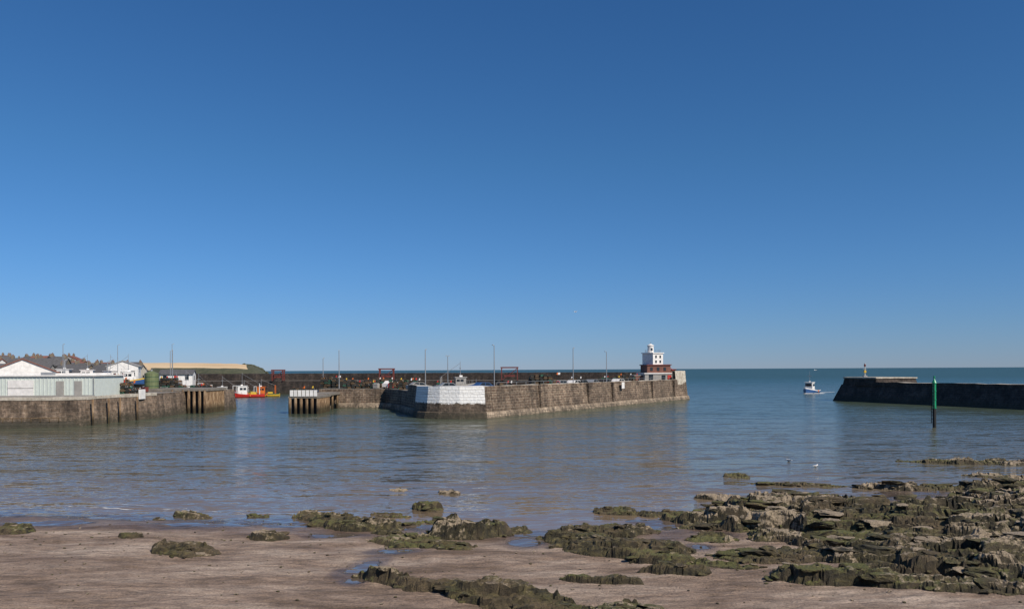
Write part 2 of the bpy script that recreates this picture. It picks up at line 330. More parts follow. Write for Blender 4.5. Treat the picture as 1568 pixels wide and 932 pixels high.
# rocky foreshore
yl=[17.0]
while yl[-1]<62: yl.append(yl[-1]+.055+.0018*(yl[-1]-17))
xs=np.arange(-24,44,.062); X,Y=np.meshgrid(xs,np.array(yl)); Z,E,Hh,bare=rock_z(X,Y)
amp=np.clip(Hh*4,0,1)*.14
X2=X+(fbm(X*3+Z*5,Y*3+Z*2,3,91)-.5)*amp; Y2=Y+(fbm(X*3-Z*4,Y*3+Z*6,3,95)-.5)*amp
npgrid('rock_outcrop',X2,Y2,Z,(Hh>.03),ROCK,{'bare':bare},smooth=False)
# loose boulders and slabs on the foreshore
import bmesh
def ico(n):
    bm=bmesh.new(); bmesh.ops.create_icosphere(bm,subdivisions=n,radius=1); v=np.array([v.co[:] for v in bm.verts]); f=[[v.index for v in f.verts] for f in bm.faces]; bm.free(); return v,f
bv,bf=ico(3)
def boulders(name,items):
    V=[];F=[];A=[];o=0
    for k,(x,y,z,r,fl,asp,rz,br) in enumerate(items):
        p=bv.copy(); m=(np.abs(p)**7).sum(1)**(1/7); p=p/m[:,None]*.92
        for q in range(8):
            nrm=np.random.normal(size=3);nrm/=np.linalg.norm(nrm); dd=random.uniform(.5,.95); t=np.maximum(0,p@nrm-dd); p=p-t[:,None]*nrm*.98
        nz=(fbm(p[:,0]*2+k*7.3,p[:,1]*2+p[:,2]*1.7+k,4,k)-.5)+.45*(vn(p[:,0]*6+k,p[:,1]*6+p[:,2]*5,k)-.5); p=p*(1+.45*nz)[:,None]
        p=p*np.array([r*asp,r,r*fl]); a=random.uniform(-.22,.22); c,s=math.cos(a),math.sin(a); p=np.stack([p[:,0],p[:,1]*c-p[:,2]*s,p[:,1]*s+p[:,2]*c],1)
        c,s=math.cos(rz),math.sin(rz); p=np.stack([p[:,0]*c-p[:,1]*s,p[:,0]*s+p[:,1]*c,p[:,2]],1)+np.array([x,y,z])
        V.append(p);F+=[[i+o for i in f] for f in bf];o+=len(p);A+= [br]*len(p)
    V=np.concatenate(V); me=bpy.data.meshes.new(name); me.from_pydata(V.tolist(),[],F); me.materials.append(ROCK)
    at=me.attributes.new('bare','FLOAT','POINT'); at.data.foreach_set('value',np.array(A,dtype=np.float32)); me.update()
    ob=bpy.data.objects.new(name,me); S.collection.objects.link(ob); return ob
items=[]
cand=np.random.uniform([-22,19],[32,50],(9000,2)); z,E,Hh,b_=rock_z(cand[:,0],cand[:,1]); sz=sand_z(cand[:,0],cand[:,1])
nb=ns_=0
for (x,y),zz,h,s_ in zip(cand,z,Hh,sz):
    if h>.25 and nb<520:
        nb+=1; r=random.uniform(.09,.3)*(1.2 if x>8 else .7)*(1 if random.random()<.9 or x<8 else 1.5); items.append((x,y,zz+r*.05,r,random.uniform(.3,.5),random.uniform(1,2.2),STK+random.uniform(-.5,.5),random.choice([0,0,.05,.1,.2,.35,.7])))
    elif .015<h<.22 and ns_<480:
        ns_+=1; r=random.uniform(.05,.16); items.append((x,y,max(zz,s_)+r*.1,r,random.uniform(.4,.7),random.uniform(1,1.8),random.uniform(0,3),random.choice([0,0,.1,.4])))
for x,y,r in [(17.9,26.9,.36),(17.0,27.4,.34),(16.2,27.9,.4),(12.2,34,.4),(13.4,33.2,.42),(14.2,31.2,.42),(11.8,35.4,.4),(18.8,28.3,.42),(12.1,29.4,.33),(15.5,29.9,.36)]:
    zz=rock_z(np.array([x]),np.array([y]))[0][0]; items.append((x,y,zz+r*.15,r,.42,1.5,STK+random.uniform(-.3,.3),.75))
boulders('loose_boulders',items)
pb=[]
for k in range(700):
    x=random.uniform(-20,18);y=random.uniform(19,37); zz=float(sand_z(np.array([x]),np.array([y]))[0]); r=random.choice([.015,.02,.03,.05]); pb.append((x,y,zz+r*.3,r,.6,1.3,random.uniform(0,3),random.choice([0,0,.2,.9])))
bv,bf=ico(1); boulders('beach_pebbles',pb)
# sea
mb=MB(); E_=25000; ysw=[33,36,40,45,55,80,120,200,400,1000,4000,E_]; 
for a,b in zip(ysw[:-1],ysw[1:]): mb.face([(-E_,a,0),(E_,a,0),(E_,b,0),(-E_,b,0)],WATER)
mb.build('sea')
mb=MB()
for (x0,x1,off,w) in [(-25,-16.5,1.0,.08),(-17.5,-13,.5,.05),(-12,-9,1.2,.03),(-22,-19,2.2,.03)]:
    xx=np.arange(x0,x1,.1); yy=shore(xx)+off+(fbm(xx*.6,xx*0+off,3,5)-.5)*1.2; ww=w*np.clip(fbm(xx*2.3,xx*0,3,9)*3.4-1.3,0.0,1)
    for i in range(len(xx)-1):
        if ww[i]+ww[i+1]>.004: mb.face([(xx[i],yy[i]-ww[i],.012),(xx[i+1],yy[i+1]-ww[i+1],.012),(xx[i+1],yy[i+1]+ww[i+1],.012),(xx[i],yy[i]+ww[i],.012)],FOAM)
mb.build('shore_foam')
# ------------------------------------------------------------------ central pier
mb=MB()
endc=[(-17.2,131),(-15.4,126),(-14.7,122),(-14.2,119.2),(-13.4,117),(-12.2,115.4),(-10.4,114.3),(-7.5,113.6),(-3.9,113.6)]
tip=[(37,177.6),(39.6,181),(39.9,184.5),(38.5,188),(35,190)]
front=[(-36,148.5),(-23.5,147.5),(-19,138)]+endc+tip
P=resample([Vector(p) for p in front]+[Vector(p) for p in [(27,189),(-13,139),(-20,160),(-36,160)]],2.2,True)
def mf(k,i,m):
    c=P[i]
    if c.y<124 and c.x<-4.0 : return ST_W
    return m
DZ=3.55
r=wall(mb,P,[(1.3,-3),(.75,.0),(.55,.9),(.28,1.0),(0,DZ)],[ST_F,ST_F,ST_F,ST_A],True,0,mf)
mb.face([(p.x,p.y,DZ) for p in r[-1]],DECK)
PP=resample([Vector(p) for p in endc+tip[:2]],2.0)
def mf2(k,i,m):
    if PP[i].x<-4 and PP[i].y<124: return ST_W if k==0 else WHITE
    return m
wall(mb,PP,[(0.0,DZ),(-.1,4.62),(-.75,4.66),(-.75,DZ+.01)],[ST_A,COPE,ST_A],False,.06,mf2)
PE=resample([Vector(p) for p in [(36.4,176.8)]+tip[1:]],1.2)
wall(mb,PE,[(.02,DZ-.3),(-.25,6.5),(-.95,6.55),(-.95,DZ+.02)],[COPE,COPE,COPE],False,.03)
A0=Vector((-3.9,113.6));A1=Vector((37,177.6)); wa=math.atan2(A1.y-A0.y,A1.x-A0.x)
for t in (.2,.42,.55,.8,.96):
    c=A0.lerp(A1,t); mb.box((c.x+.2,c.y-.12,0),(.5,.5,4.5),ST_A,wa)
c=A0.lerp(A1,.6); mb.box((c.x+.5,c.y-.32,3.3),(1.2,.06,1.2),WHITE,wa)
mb.build('harbour_pier')
mb=MB()
for i in range(26):
    t=.05+i*.036; c=A0.lerp(A1,t); x,y=c.x-.4,c.y+.25
    mb.cyl((x,y,4.6),(x,y,5.15),.03,.03,STEEL,5)
a=A0.lerp(A1,.05);b=A0.lerp(A1,.95)
mb.cyl((a.x-.4,a.y+.25,5.13),(b.x-.4,b.y+.25,5.13),.025,.025,STEEL,5)
mb.build('pier_railing')
# ------------------------------------------------------------------ lighthouse
mb=MB()
A=R(25)
mb.box((0,0,0),(6.5,5,2.3),GREYW,0); mb.box((0,0,2.3),(6.9,5.4,.25),WHITE)
mb.box((-1.8,-2.53,.1),(1.0,.1,2.0),GLASS); mb.box((1.2,-2.53,1.1),(.9,.1,.9),GLASS); mb.box((2.6,-2.53,0),(.9,.1,2.0),RED)
mb.box((.4,.3,2.55),(5.6,4.2,1.7),BRICKR); mb.box((.4,.3,4.25),(6.0,4.6,.2),REDDK)
for x in (-1.4,.2,1.8): mb.box((x,-1.82,3.0),(.6,.08,.8),GLASS)
mb.box((-.3,.2,4.45),(3.3,3.3,2.5),WHITE,A); mb.box((-.3,.2,6.95),(3.7,3.7,.2),WHITE,A)
ca,sa=math.cos(A),math.sin(A)
for z in (4.8,5.9):
    for lx in(-.7,.7): mb.box((-.3+lx*ca+1.67*sa,.2+lx*sa-1.67*ca,z),(.5,.08,.6),GLASS,A)
mb.box((-.3+1.67*ca,.2+1.67*sa,5.5),(.08,.7,.8),GLASS,A)
mb.cyl((-.8,.2,7.15),(-.8,.2,8.7),.72,.68,WHITE,14); mb.cyl((-.8,.2,8.7),(-.8,.2,8.82),.82,.82,WHITE,14); mb.cyl((-.8,.2,8.82),(-.8,.2,9.2),.78,.1,WHITE,14)
mb.box((-.8,-.5,7.6),(.4,.1,.6),GLASS)
for k in range(12):
    a=k*math.pi/6; mb.cyl((-.3+1.7*math.cos(a),.2+1.7*math.sin(a),7.15),(-.3+1.7*math.cos(a),.2+1.7*math.sin(a),7.8),.03,.03,STEEL,4)
mb.cyl((-.8,.2,9.0),(-.8,.2,9.6),.04,.03,STEEL,5)
for i in range(9): mb.box((3.6+i*.28,-.6,2.6-i*.28),(.3,1.3,.14),REDDK)
mb.box((4.2,.4,0),(1.4,2.4,3.2),BRICKR); mb.box((4.2,.4,3.2),(1.7,2.7,.2),REDDK)
mb.box((-4.3,.4,0),(2.0,3.4,1.9),BRICKR); mb.box((-4.3,.4,1.9),(2.2,3.6,.15),GREYW)
mb.cyl((3.3,-1.3,2.6),(3.3,-1.3,3.9),.05,.05,RED,5); mb.cyl((5.7,-1.3,.3),(5.7,-1.3,1.6),.05,.05,RED,5); mb.cyl((3.3,-1.3,3.8),(5.7,-1.3,1.5),.05,.05,RED,5)
mb.build('harbour_lighthouse',(32.6,182.5,DZ),R(12))
# ------------------------------------------------------------------ outer breakwater
mb=MB()
P=resample([Vector(p) for p in [(-114,243),(-60,237),(36,214),(38,226),(-58,250),(-114,257)]],4,True)
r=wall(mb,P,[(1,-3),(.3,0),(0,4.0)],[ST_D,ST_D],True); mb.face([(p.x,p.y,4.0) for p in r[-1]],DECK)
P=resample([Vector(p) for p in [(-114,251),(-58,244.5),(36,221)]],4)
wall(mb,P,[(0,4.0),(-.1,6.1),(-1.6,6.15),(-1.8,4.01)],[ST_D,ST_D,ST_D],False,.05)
mb.build('outer_breakwater')
def gantry(x,y,z,w=3.6,h=3.0,name='red_gantry'):
    mb=MB()
    for a in(-w/2,w/2):
        for b in(-.8,.8): mb.box((a,b,0),(.28,.28,h),REDDK)
    mb.box((0,-.8,h),(w+.6,.3,.35),REDDK); mb.box((0,.8,h),(w+.6,.3,.35),REDDK)
    for a in(-w/2,-w/6,w/6,w/2): mb.box((a,0,h*.55),(.2,1.9,.2),REDDK)
    mb.cyl((-w/2,-.8,0),(w/2,-.8,h),.1,.1,REDDK,5); mb.box((0,0,h*.3),(w*.7,1.4,.5),REDDK)
    mb.build(name,(x,y,z))
gantry(-36.5,232,4.0,4,3.2); gantry(-.7,223,4.0,4.4,3.4); gantry(-70,238.5,4.0,3.2,3)
# ------------------------------------------------------------------ right-hand pier
mb=MB()
P=resample([Vector(p) for p in [(68.8,171),(76,150),(84.2,128),(97,95),(118,60),(128,66),(106,104),(94,135),(86,160),(79,174),(73,176)]],2.4,True)
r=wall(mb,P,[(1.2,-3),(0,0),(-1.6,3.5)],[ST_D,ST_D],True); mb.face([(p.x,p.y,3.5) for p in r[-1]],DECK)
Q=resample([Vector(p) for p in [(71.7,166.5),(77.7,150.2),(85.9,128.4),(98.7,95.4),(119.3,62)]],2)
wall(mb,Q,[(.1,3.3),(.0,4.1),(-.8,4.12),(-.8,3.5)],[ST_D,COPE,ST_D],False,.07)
Q=resample([Vector(p) for p in [(70.9,170.3),(73.7,161.3),(83,163.4),(79.7,171.8),(73.5,174)]],1.5,True)
r=wall(mb,Q,[(.2,3.2),(-.1,4.75),(.1,4.8),(.1,5.05)],[ST_D,COPE,COPE],True,.03); mb.face([(p.x,p.y,5.05) for p in r[-1]],COPE)
mb.build('stone_pier')
mb=MB(); mb.cyl((0,0,0),(0,0,2.2),.12,.09,CREAM,8); mb.box((0,0,0),(.7,.7,.35),STEEL); mb.box((0,0,.9),(.4,.4,.5),YEL); mb.cyl((0,0,2.2),(0,0,2.7),.2,.2,REDDK,8); mb.cyl((0,0,2.7),(0,0,3.0),.2,.02,STEEL,8)
mb.cyl((-.4,0,1.7),(.4,0,1.7),.04,.04,STEEL,5); mb.build('beacon_light',(74.0,167,5.05))
mb=MB(); mb.cyl((0,0,-3),(0,0,2.2),.2,.19,BLACK,12); mb.cyl((0,0,2.2),(0,0,5.2),.19,.19,GREEN,12)
for z in (2.2,3.2,4.2,5.1): mb.cyl((0,0,z),(0,0,z+.1),.23,.23,GREEN,12)
mb.cyl((0,0,5.2),(0,0,5.7),.28,.05,GREEN,12); mb.cyl((0,0,5.7),(0,0,6.0),.1,.1,GREEN,8)
for i in range(12): mb.box((.24,0,.6+i*.38),(.06,.4,.05),BLACK)
for s in(-.2,.2): mb.box((.25,s,.5),(.05,.05,4.6),BLACK)
mb.build('green_channel_marker',(49.3,93,0),R(200))
# ------------------------------------------------------------------ left quay
mb=MB(); QZ=3.65
P0=[(-300,92),(-90,97),(-55.6,101.5),(-55.3,106.5),(-53.6,120),(-54.5,133),(-51.3,134),(-51.3,147),(-76,150),(-108,205),(-113,256),(-300,256)]
P=resample([Vector(p) for p in P0],2.5,True)
r=wall(mb,P,[(1,-3),(.35,0),(.0,QZ)],[ST_Q,ST_Q],True); mb.face([(p.x,p.y,QZ) for p in r[-1]],DECK)
Q=resample([Vector(p) for p in [(-120,95.5),(-90,97),(-55.6,101.5),(-55.3,106.5),(-53.6,120)]],2)
wall(mb,Q,[(.08,QZ-.25),(.08,QZ+.12),(-.6,QZ+.14),(-.6,QZ)],[COPE,COPE,COPE],False,.04)
for x,y in [(-55.3,104),(-55.0,107.5),(-54.7,110),(-54.2,114)]: mb.cyl((x+.55,y,-1),(x+.55,y,3.4),.13,.13,RUST,7)
mb.box((-53.9,116,3.0),(.3,1.5,1.4),WHITE)
mb.build('stone_quay')
mb=MB()
Q=resample([Vector(p) for p in [(-110,90),(-75,95),(-57,100.2),(-55.6,101.3),(-60,103),(-110,98)]],2,True)
r=wall(mb,Q,[(.8,-2),(.2,.35),(0,.75)],[ST_D,ST_D],True,.0); mb.face([(p.x,p.y,.75) for p in r[-1]],ST_D)
for i in range(28):
    x=-84+i; mb.cyl((x,92.8+i*.27,.7),(x,92.8+i*.27,1.3),.06,.06,RUST,5)
mb.cyl((-84,92.8,1.25),(-57,100.1,1.25),.06,.06,RUST,5)
mb.build('landing_slip')
def piles(x0,x1,y,side,name,top=QZ,white=False):
    mb=MB(); n=int((x1-x0)/.82)
    zt=2.55 if white else top-.2
    for i in range(n+1):
        x=x0+(x1-x0)*i/n; mb.cyl((x,y+random.uniform(-.08,.08),-2),(x,y,zt+random.uniform(-.15,.1)),.25,.24,RUST,9)
    for i in range(int(side/.7)):
        mb.cyl((x1,y+.6+i*.7,-2),(x1,y+.6+i*.7,zt),.24,.23,RUST,9)
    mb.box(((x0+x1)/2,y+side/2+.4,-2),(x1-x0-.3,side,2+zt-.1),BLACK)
    if white:
        mb.box(((x0+x1)/2,y+side/2+.2,zt),(x1-x0+.5,side+.6,.3),DECK)
        for i in range(7):
            x=x0+(x1-x0)*(i+.5)/7; mb.box((x,y-.15,zt+.3),((x1-x0)/7-.12,.12,1.0),WHITE)
        mb.box(((x0+x1)/2,y-.02,zt+1.15),(x1-x0,.1,.12),GREYW)
    else: mb.box(((x0+x1)/2,y+side/2+.1,top-.3),(x1-x0+.6,side+.5,.4),DECK)
    mb.build(name)
piles(-60,-51.0,132.2,9,'sheet_pile_jetty',QZ+.35); piles(-36,-31.5,129,8,'timber_pile_dolphin',white=True)
mb=MB(); mb.box((-33.8,143,2.6),(3.6,12,.4),DECK)
for y in (139.5,143,147): 
    for x in(-35.3,-32.3): mb.cyl((x,y,-2),(x,y,2.6),.22,.22,RUST,8)
mb.build('access_walkway')
# ------------------------------------------------------------------ generic props
def lamp(x,y,z,h,arms=1,name='street_lamp'):
    mb=MB(); mb.cyl((0,0,0),(0,0,.8),.13,.12,STEEL,8); mb.cyl((0,0,.8),(0,0,h),.09,.06,STEEL,8)
    for s in ((1,) if arms==1 else (1,-1)):
        mb.cyl((0,0,h-.05),(s*.35,0,h+.08),.03,.03,STEEL,6); mb.box((s*.5,0,h+.04),(.42,.18,.1),GREYW,0,.7)
    mb.build(name,(x,y,z),R(90)+random.uniform(-.5,.5))
for x,y,h,a in [(-2.9,130,7.4,1),(10.9,142,7.2,1),(18.4,155,6.8,1),(-13.6,125,6.6,1),(-33,152,7.2,1),(-37,156,5.8,1),(-12.9,160,6.2,2)]: lamp(x,y,DZ if x>-36 or y>148 else 2.6,h,a)
for x,y,h in [(-64,114,5),(-99,200,10),(-96,225,11),(-66,130,5),(-75,176,8),(-78.5,183,8),(-93,165,9)]: lamp(x,y,QZ,h)
def pots(x,y,z,nx,ny,nz,rz=0,col=None):
    mb=MB()
    for k in range(nz):
        for i in range(nx-(k//2)):
            for j in range(ny):
                if k==nz-1 and random.random()<.45: continue
                M=Matrix.Translation(((i-nx/2)*.78+random.uniform(-.1,.1),(j-ny/2)*.62+random.uniform(-.08,.08),k*.44+random.uniform(-.03,.05)))@Matrix.Rotation(random.uniform(-.25,.25),4,'Z')
                m=col or random.choice([NET,NET,NET,NETG,NETB,NETB]); poly=[(-.34,0),(.34,0),(.34,.18),(.2,.38),(-.2,.38),(-.34,.18)]
                mb.prism(poly,-.25,.25,m,M)
                for yy in(-.27,0,.27):
                    a=[M@Vector((px*1.04,yy,pz*1.04)) for px,pz in poly]
                    for q in range(2,5): mb.cyl(a[q],a[q+1] if q<5 else a[0],.018,.018,random.choice([NETB,STEEL,BLUE,ORANGE]) if yy==0 else NETB,3)
    for q in range(max(2,nx//2)):
        px,py=random.uniform(-nx*.4,nx*.4),random.uniform(-ny*.3,ny*.3); mb.cyl((px,py,nz*.44-.1),(px+.1,py,nz*.44+.25),.15,.1,random.choice([ORANGE,YEL,RED,WHITE,WHITE]),7)
    mb.build('lobster_pot_stack',(x,y,z),rz,weld=False)
for a in [(-34,155,DZ,7,3,5),(-28,152,DZ,6,3,3),(-25.5,156,DZ,8,3,4),(-20,147,DZ,6,3,4),(-17.5,141,DZ,5,3,4),(-12,141,DZ,5,3,3),(6,139,DZ,7,3,6),(-1,134,DZ,5,3,3),(26,176,DZ,6,3,5),(21,170,DZ,6,3,4),(13,157,DZ,4,2,4),
          (-30,150.5,DZ,4,2,4),(-60,112,QZ,7,3,4),(-57.5,118,QZ,6,4,4),(-61,124,QZ,8,3,5),(-68,135,QZ,9,3,5),(-62,144,QZ,9,3,5),(-55,143,QZ,5,3,2),(-73,142,QZ,8,3,6),(-66,120,QZ,6,3,4),(-35,133,2.85,4,3,3)]: pots(*a,rz=random.uniform(-.3,.3))
def car(x,y,z,m,rz=0,van=False,name='parked_car'):
    mb=MB()
    if van: body=[(-2.5,.35),(2.4,.35),(2.5,.9),(2.1,1.15),(1.5,1.95),(1.3,2.05),(-2.4,2.05),(-2.5,1.9)]
    else: body=[(-2.1,.3),(2.1,.3),(2.15,.65),(1.9,.85),(1.1,.95),(.45,1.4),(-.9,1.45),(-1.6,1.0),(-2.1,.92)]
    mb.prism(body,-.85,.85,m)
    for s in(-1,1):
        win=[(.9,.98),(.4,1.33),(-.2,1.36),(-.2,.98)],[(-.3,.98),(-.3,1.36),(-.85,1.37),(-1.35,1.0)]
        if van: win=[(1.9,1.2),(1.4,1.8),(.6,1.8),(.6,1.2)],
        for w in win: mb.prism(w,s*.86-.01,s*.86+.01,GLASS)
        for wx in(-1.35,1.35): mb.cyl((wx,s*.72,.32),(wx,s*.9,.32),.33,.33,BLACK,14); mb.cyl((wx,s*.9,.32),(wx,s*.92,.32),.17,.17,STEEL,10)
    if van: mb.face([(2.13,-.75,1.2),(2.13,.75,1.2),(1.55,.75,1.9),(1.55,-.75,1.9)],GLASS)
    else: mb.face([(1.1,-.75,.98),(1.1,.75,.98),(.5,.7,1.4),(.5,-.7,1.4)],GLASS)
    mb.build(name,(x,y,z),rz)
for x,y,m,r_ in [(7.3,141,RED,.9),(8.9,146,STEEL,.8),(11.8,150,WHITE,.9),(13.2,151.5,BLACK,.9),(16,158,STEEL,1),(-4.5,128,BLUE,.6),(-10,127,STEEL,.3),(22.5,168,WHITE,.9),(-18.5,151,BLACK,.2),(-23,152,WHITE,1.2),(19,162,BLACK,1.0),(-15.5,133,GREYW,.4)]: car(x,y,DZ,m,r_)
for x,y,m in [(-84,150,WHITE),(-79,155,BLUE),(-100,170,WHITE),(-94,175,RED),(-106,168,STEEL),(-74,124,GREYW)]: car(x,y,QZ,m,random.uniform(-.5,.5))
for x,y,m in [(-88,165,WHITE),(-112,176,BLUE),(-96,160,WHITE)]: car(x,y,QZ,m,random.uniform(-.3,.3),True,'parked_van')
def tub(x,y,z,m,w=1.2,h=.9):
    mb=MB(); mb.box((0,0,.1),(w,w*.85,h),m,0,1.08); mb.box((0,0,h+.1),(w*1.15,w,.08),m)
    for s in(-.35,.35): mb.box((s*w,0,0),(.12,w*.8,.1),BLACK)
    mb.build('fish_bin',(x,y,z),random.uniform(-.5,.5))
for i in range(30):
    if i<14: x,y,z=random.uniform(-33,-22),random.uniform(149,156),DZ
    elif i<20:
        t=random.random(); x,y,z=-8+36*t,122+60*t,DZ
    else: x,y,z=random.uniform(-66,-57),random.uniform(113,130),QZ
    tub(x,y,z,random.choice([REDDK,BLUE,WHITE,GREYW,GREYW,NETB,DKGREEN,NET,RED]),random.uniform(.8,1.2),random.uniform(.6,.9))
mb=MB(); mb.cyl((0,0,0),(0,0,3.0),1.15,1.15,OLIVE,18); mb.cyl((0,0,3.0),(0,0,3.4),1.15,.3,OLIVE,18); mb.cyl((0,0,3.3),(0,0,3.7),.18,.18,STEEL,8)
for z in(.8,1.6,2.4): mb.cyl((0,0,z),(0,0,z+.06),1.18,1.18,DKGREEN,18)
mb.build('storage_tank',(-62.0,137,QZ))
# ------------------------------------------------------------------ boats
def boat(x,y,rz,Lh,beam,hull,band,top,name='fishing_boat',mast=5,gear=True,z=0):
    mb=MB(); rows=[]; n=14
    for i in range(n+1):
        t=i/n; X_=-Lh/2+Lh*t; b=beam/2*(1-max(0,(t-.45)/.55)**2.4)*(.82+.18*min(1,t*4)); b=max(b,.02)
        sh_=.75+.55*max(0,(t-.4)/.6)**1.6*beam/2.4+.1*(1-t); kz=-.7+.5*max(0,(t-.8)/.2)
        X2=X_+(.35*Lh*.1 if t==1 else 0)
        rows.append([(X2,-b,sh_),(X2,-b*1.0,sh_-.22),(X_,-b*.92,.15),(X_,-b*.55,-.35),(X_,0,kz),(X_,b*.55,-.35),(X_,b*.92,.15),(X2,b*1.0,sh_-.22),(X2,b,sh_)])
    for i in range(n):
        for j in range(8):
            m=band if j in(0,7) else (hull if j in(1,6) else BLACK); a,b=rows[i],rows[i+1]; mb.face([a[j],b[j],b[j+1],a[j+1]],m)
        a,b=rows[i],rows[i+1]; mb.face([(a[0][0],a[0][1]*.95,a[0][2]-.25),(a[8][0],a[8][1]*.95,a[8][2]-.25),(b[8][0],b[8][1]*.95,b[8][2]-.25),(b[0][0],b[0][1]*.95,b[0][2]-.25)],DECK)
    mb.face(rows[0],hull)
    k=beam/3; cx=Lh*.1
    mb.box((cx,0,.6),(Lh*.26,beam*.58,2.0*k),top,0,.93); mb.box((cx,0,.6+2.0*k),(Lh*.29,beam*.62,.12),top)
    w=Lh*.26*.5
    mb.box((cx+w*.95,0,.6+1.15*k),(.12,beam*.46,.55*k),GLASS)
    for s in(-1,1):
        for q in(-.5,.2): mb.box((cx+w*q,s*beam*.283,.6+1.15*k),(w*.55,.06,.5*k),GLASS)
    mb.box((cx-w*.95,0,.7),(.1,.6*k,1.5*k),GLASS)
    mb.cyl((cx,0,.6+2*k),(cx,0,.6+2*k+mast*.45),.06,.03,STEEL,6); mb.box((cx,0,.6+2*k+mast*.25),(.12,1.0*k,.12),STEEL); mb.box((cx+.1,0,.6+2*k+.1),(.5,.25,.3),WHITE)
    if gear:
        for s in(-1,1): mb.cyl((-Lh*.36,s*beam*.33,.6),(-Lh*.36,s*beam*.3,3.0*k),.07,.07,top,6)
        mb.cyl((-Lh*.36,-beam*.33,3.0*k),(-Lh*.36,beam*.33,3.0*k),.08,.08,top,6); mb.cyl((-Lh*.36,0,3.0*k),(cx,0,.6+2*k+mast*.4),.025,.025,STEEL,4)
        mb.box((-Lh*.2,0,.55),(1.2*k,1.0*k,.7*k),YEL); mb.cyl((-Lh*.12,-.4,.9),(-Lh*.12,.4,.9),.25,.25,ORANGE,10)
    for i in range(5):
        t=.62+.09*i; b=beam/2*(1-max(0,(t-.45)/.55)**2.4)*.95; zz=.75+.55*max(0,(t-.4)/.6)**1.6*beam/2.4
        for s in(-1,1): mb.cyl((-Lh/2+Lh*t,s*b,zz),(-Lh/2+Lh*t,s*b,zz+.6),.025,.025,STEEL,4)
    for s in(-1,1): mb.cyl((-Lh*.1,s*beam*.49,.9),(-Lh*.1,s*beam*.51,.3),.16,.16,ORANGE,8)
    mb.build(name,(x,y,z),rz)
boat(83.6,223,R(-125),10,3.6,BLUE,WHITE,WHITE,'motor_boat',7,False)
boat(-70.5,211,R(200),9.5,3.6,RED,RED,WHITE,mast=8); boat(-67.5,217,R(190),8,3,YEL,DKGREEN,ORANGE,mast=5)
for x,y,r_,l,h,b_,t,m in [(-80,222,170,8,BLUE,WHITE,WHITE,7),(-84,215,150,9,DKGREEN,WHITE,WHITE,8),(-90,222,165,10,BLUE,YEL,WHITE,10),(-86,205,140,9,WHITE,BLUE,CREAM,9),(-95,210,130,10,RED,WHITE,WHITE,9),(-82,195,120,8,BLACK,RED,WHITE,8),(-76,228,175,7,WHITE,RED,WHITE,5),(-92,200,100,9,BLUE,WHITE,WHITE,12),(-54,233,185,8,BLACK,BLUE,DKGREEN,4),(-44,231,180,8,RED,WHITE,WHITE,4)]: boat(x,y,R(r_),l,l*.36,h,b_,t,mast=m)
for x,y,r_,l,h,b_ in [(-96,178,20,10,BLUE,WHITE),(-86,172,160,9,WHITE,BLUE),(-108,190,10,11,WHITE,RED),(-77,158,30,8,BLUE,YEL)]: boat(x,y,R(r_),l,l*.36,h,b_,WHITE,'boat_ashore',8,True,QZ+.7)
boat(-9.2,131,R(15),7,2.2,BLUE,GREYW,GREYW,'boat_ashore',6,True,DZ+.1)
mb=MB()
for s in(-1,1):
    for i in range(10):
        t=i/10; x=83.6+3+t*6+s*.5; y=223+4+t*9*(.6 if s>0 else 1.0); mb.box((x+s*t*1.2,y,.0),(1.0*(1-t)+.2,.4,.05),FOAM,.7,.6)
mb.box((81.5,218.8,0),(3.2,.6,.1),FOAM,.2,.6); mb.box((84.5,219.4,0),(3.5,.7,.1),FOAM,.1,.6)
mb.build('boat_wake')
# ------------------------------------------------------------------ sheds & town
mb=MB(); mb.box((0,0,0),(30,9,2.75),SHED); mb.box((0,0,2.75),(30.5,9.5,.16),WHITE)
mb.prism([(-15.2,0),(15.2,0),(15.2,.25),(-15.2,.25)],-.2,.2,WHITE,Matrix.Translation((0,0,2.92)))
for i in range(60): mb.box((-14.75+i*.5,-4.53,.15),(.07,.06,2.5),SHED)
for x in(-11,-5.6,-.2,5.2): mb.box((x,-4.56,.1),(3.4,.1,2.15),WHITE); mb.box((x,-4.63,1.15),(3.4,.04,.05),GREYW)
for x in(10.4,12.8): mb.box((x,-4.56,.1),(1.0,.1,2.0),GREYW)
mb.box((0,-4.58,0),(30.02,.14,.18),GREYW); mb.cyl((14.9,-4.62,0),(14.9,-4.62,2.8),.06,.06,STEEL,6)
for i in range(3): mb.box((-9+i*8,-1,2.9),(1.4,1.2,.4),STEEL)
mb.build('harbour_shed',(-72.2,112.5,QZ),R(3))
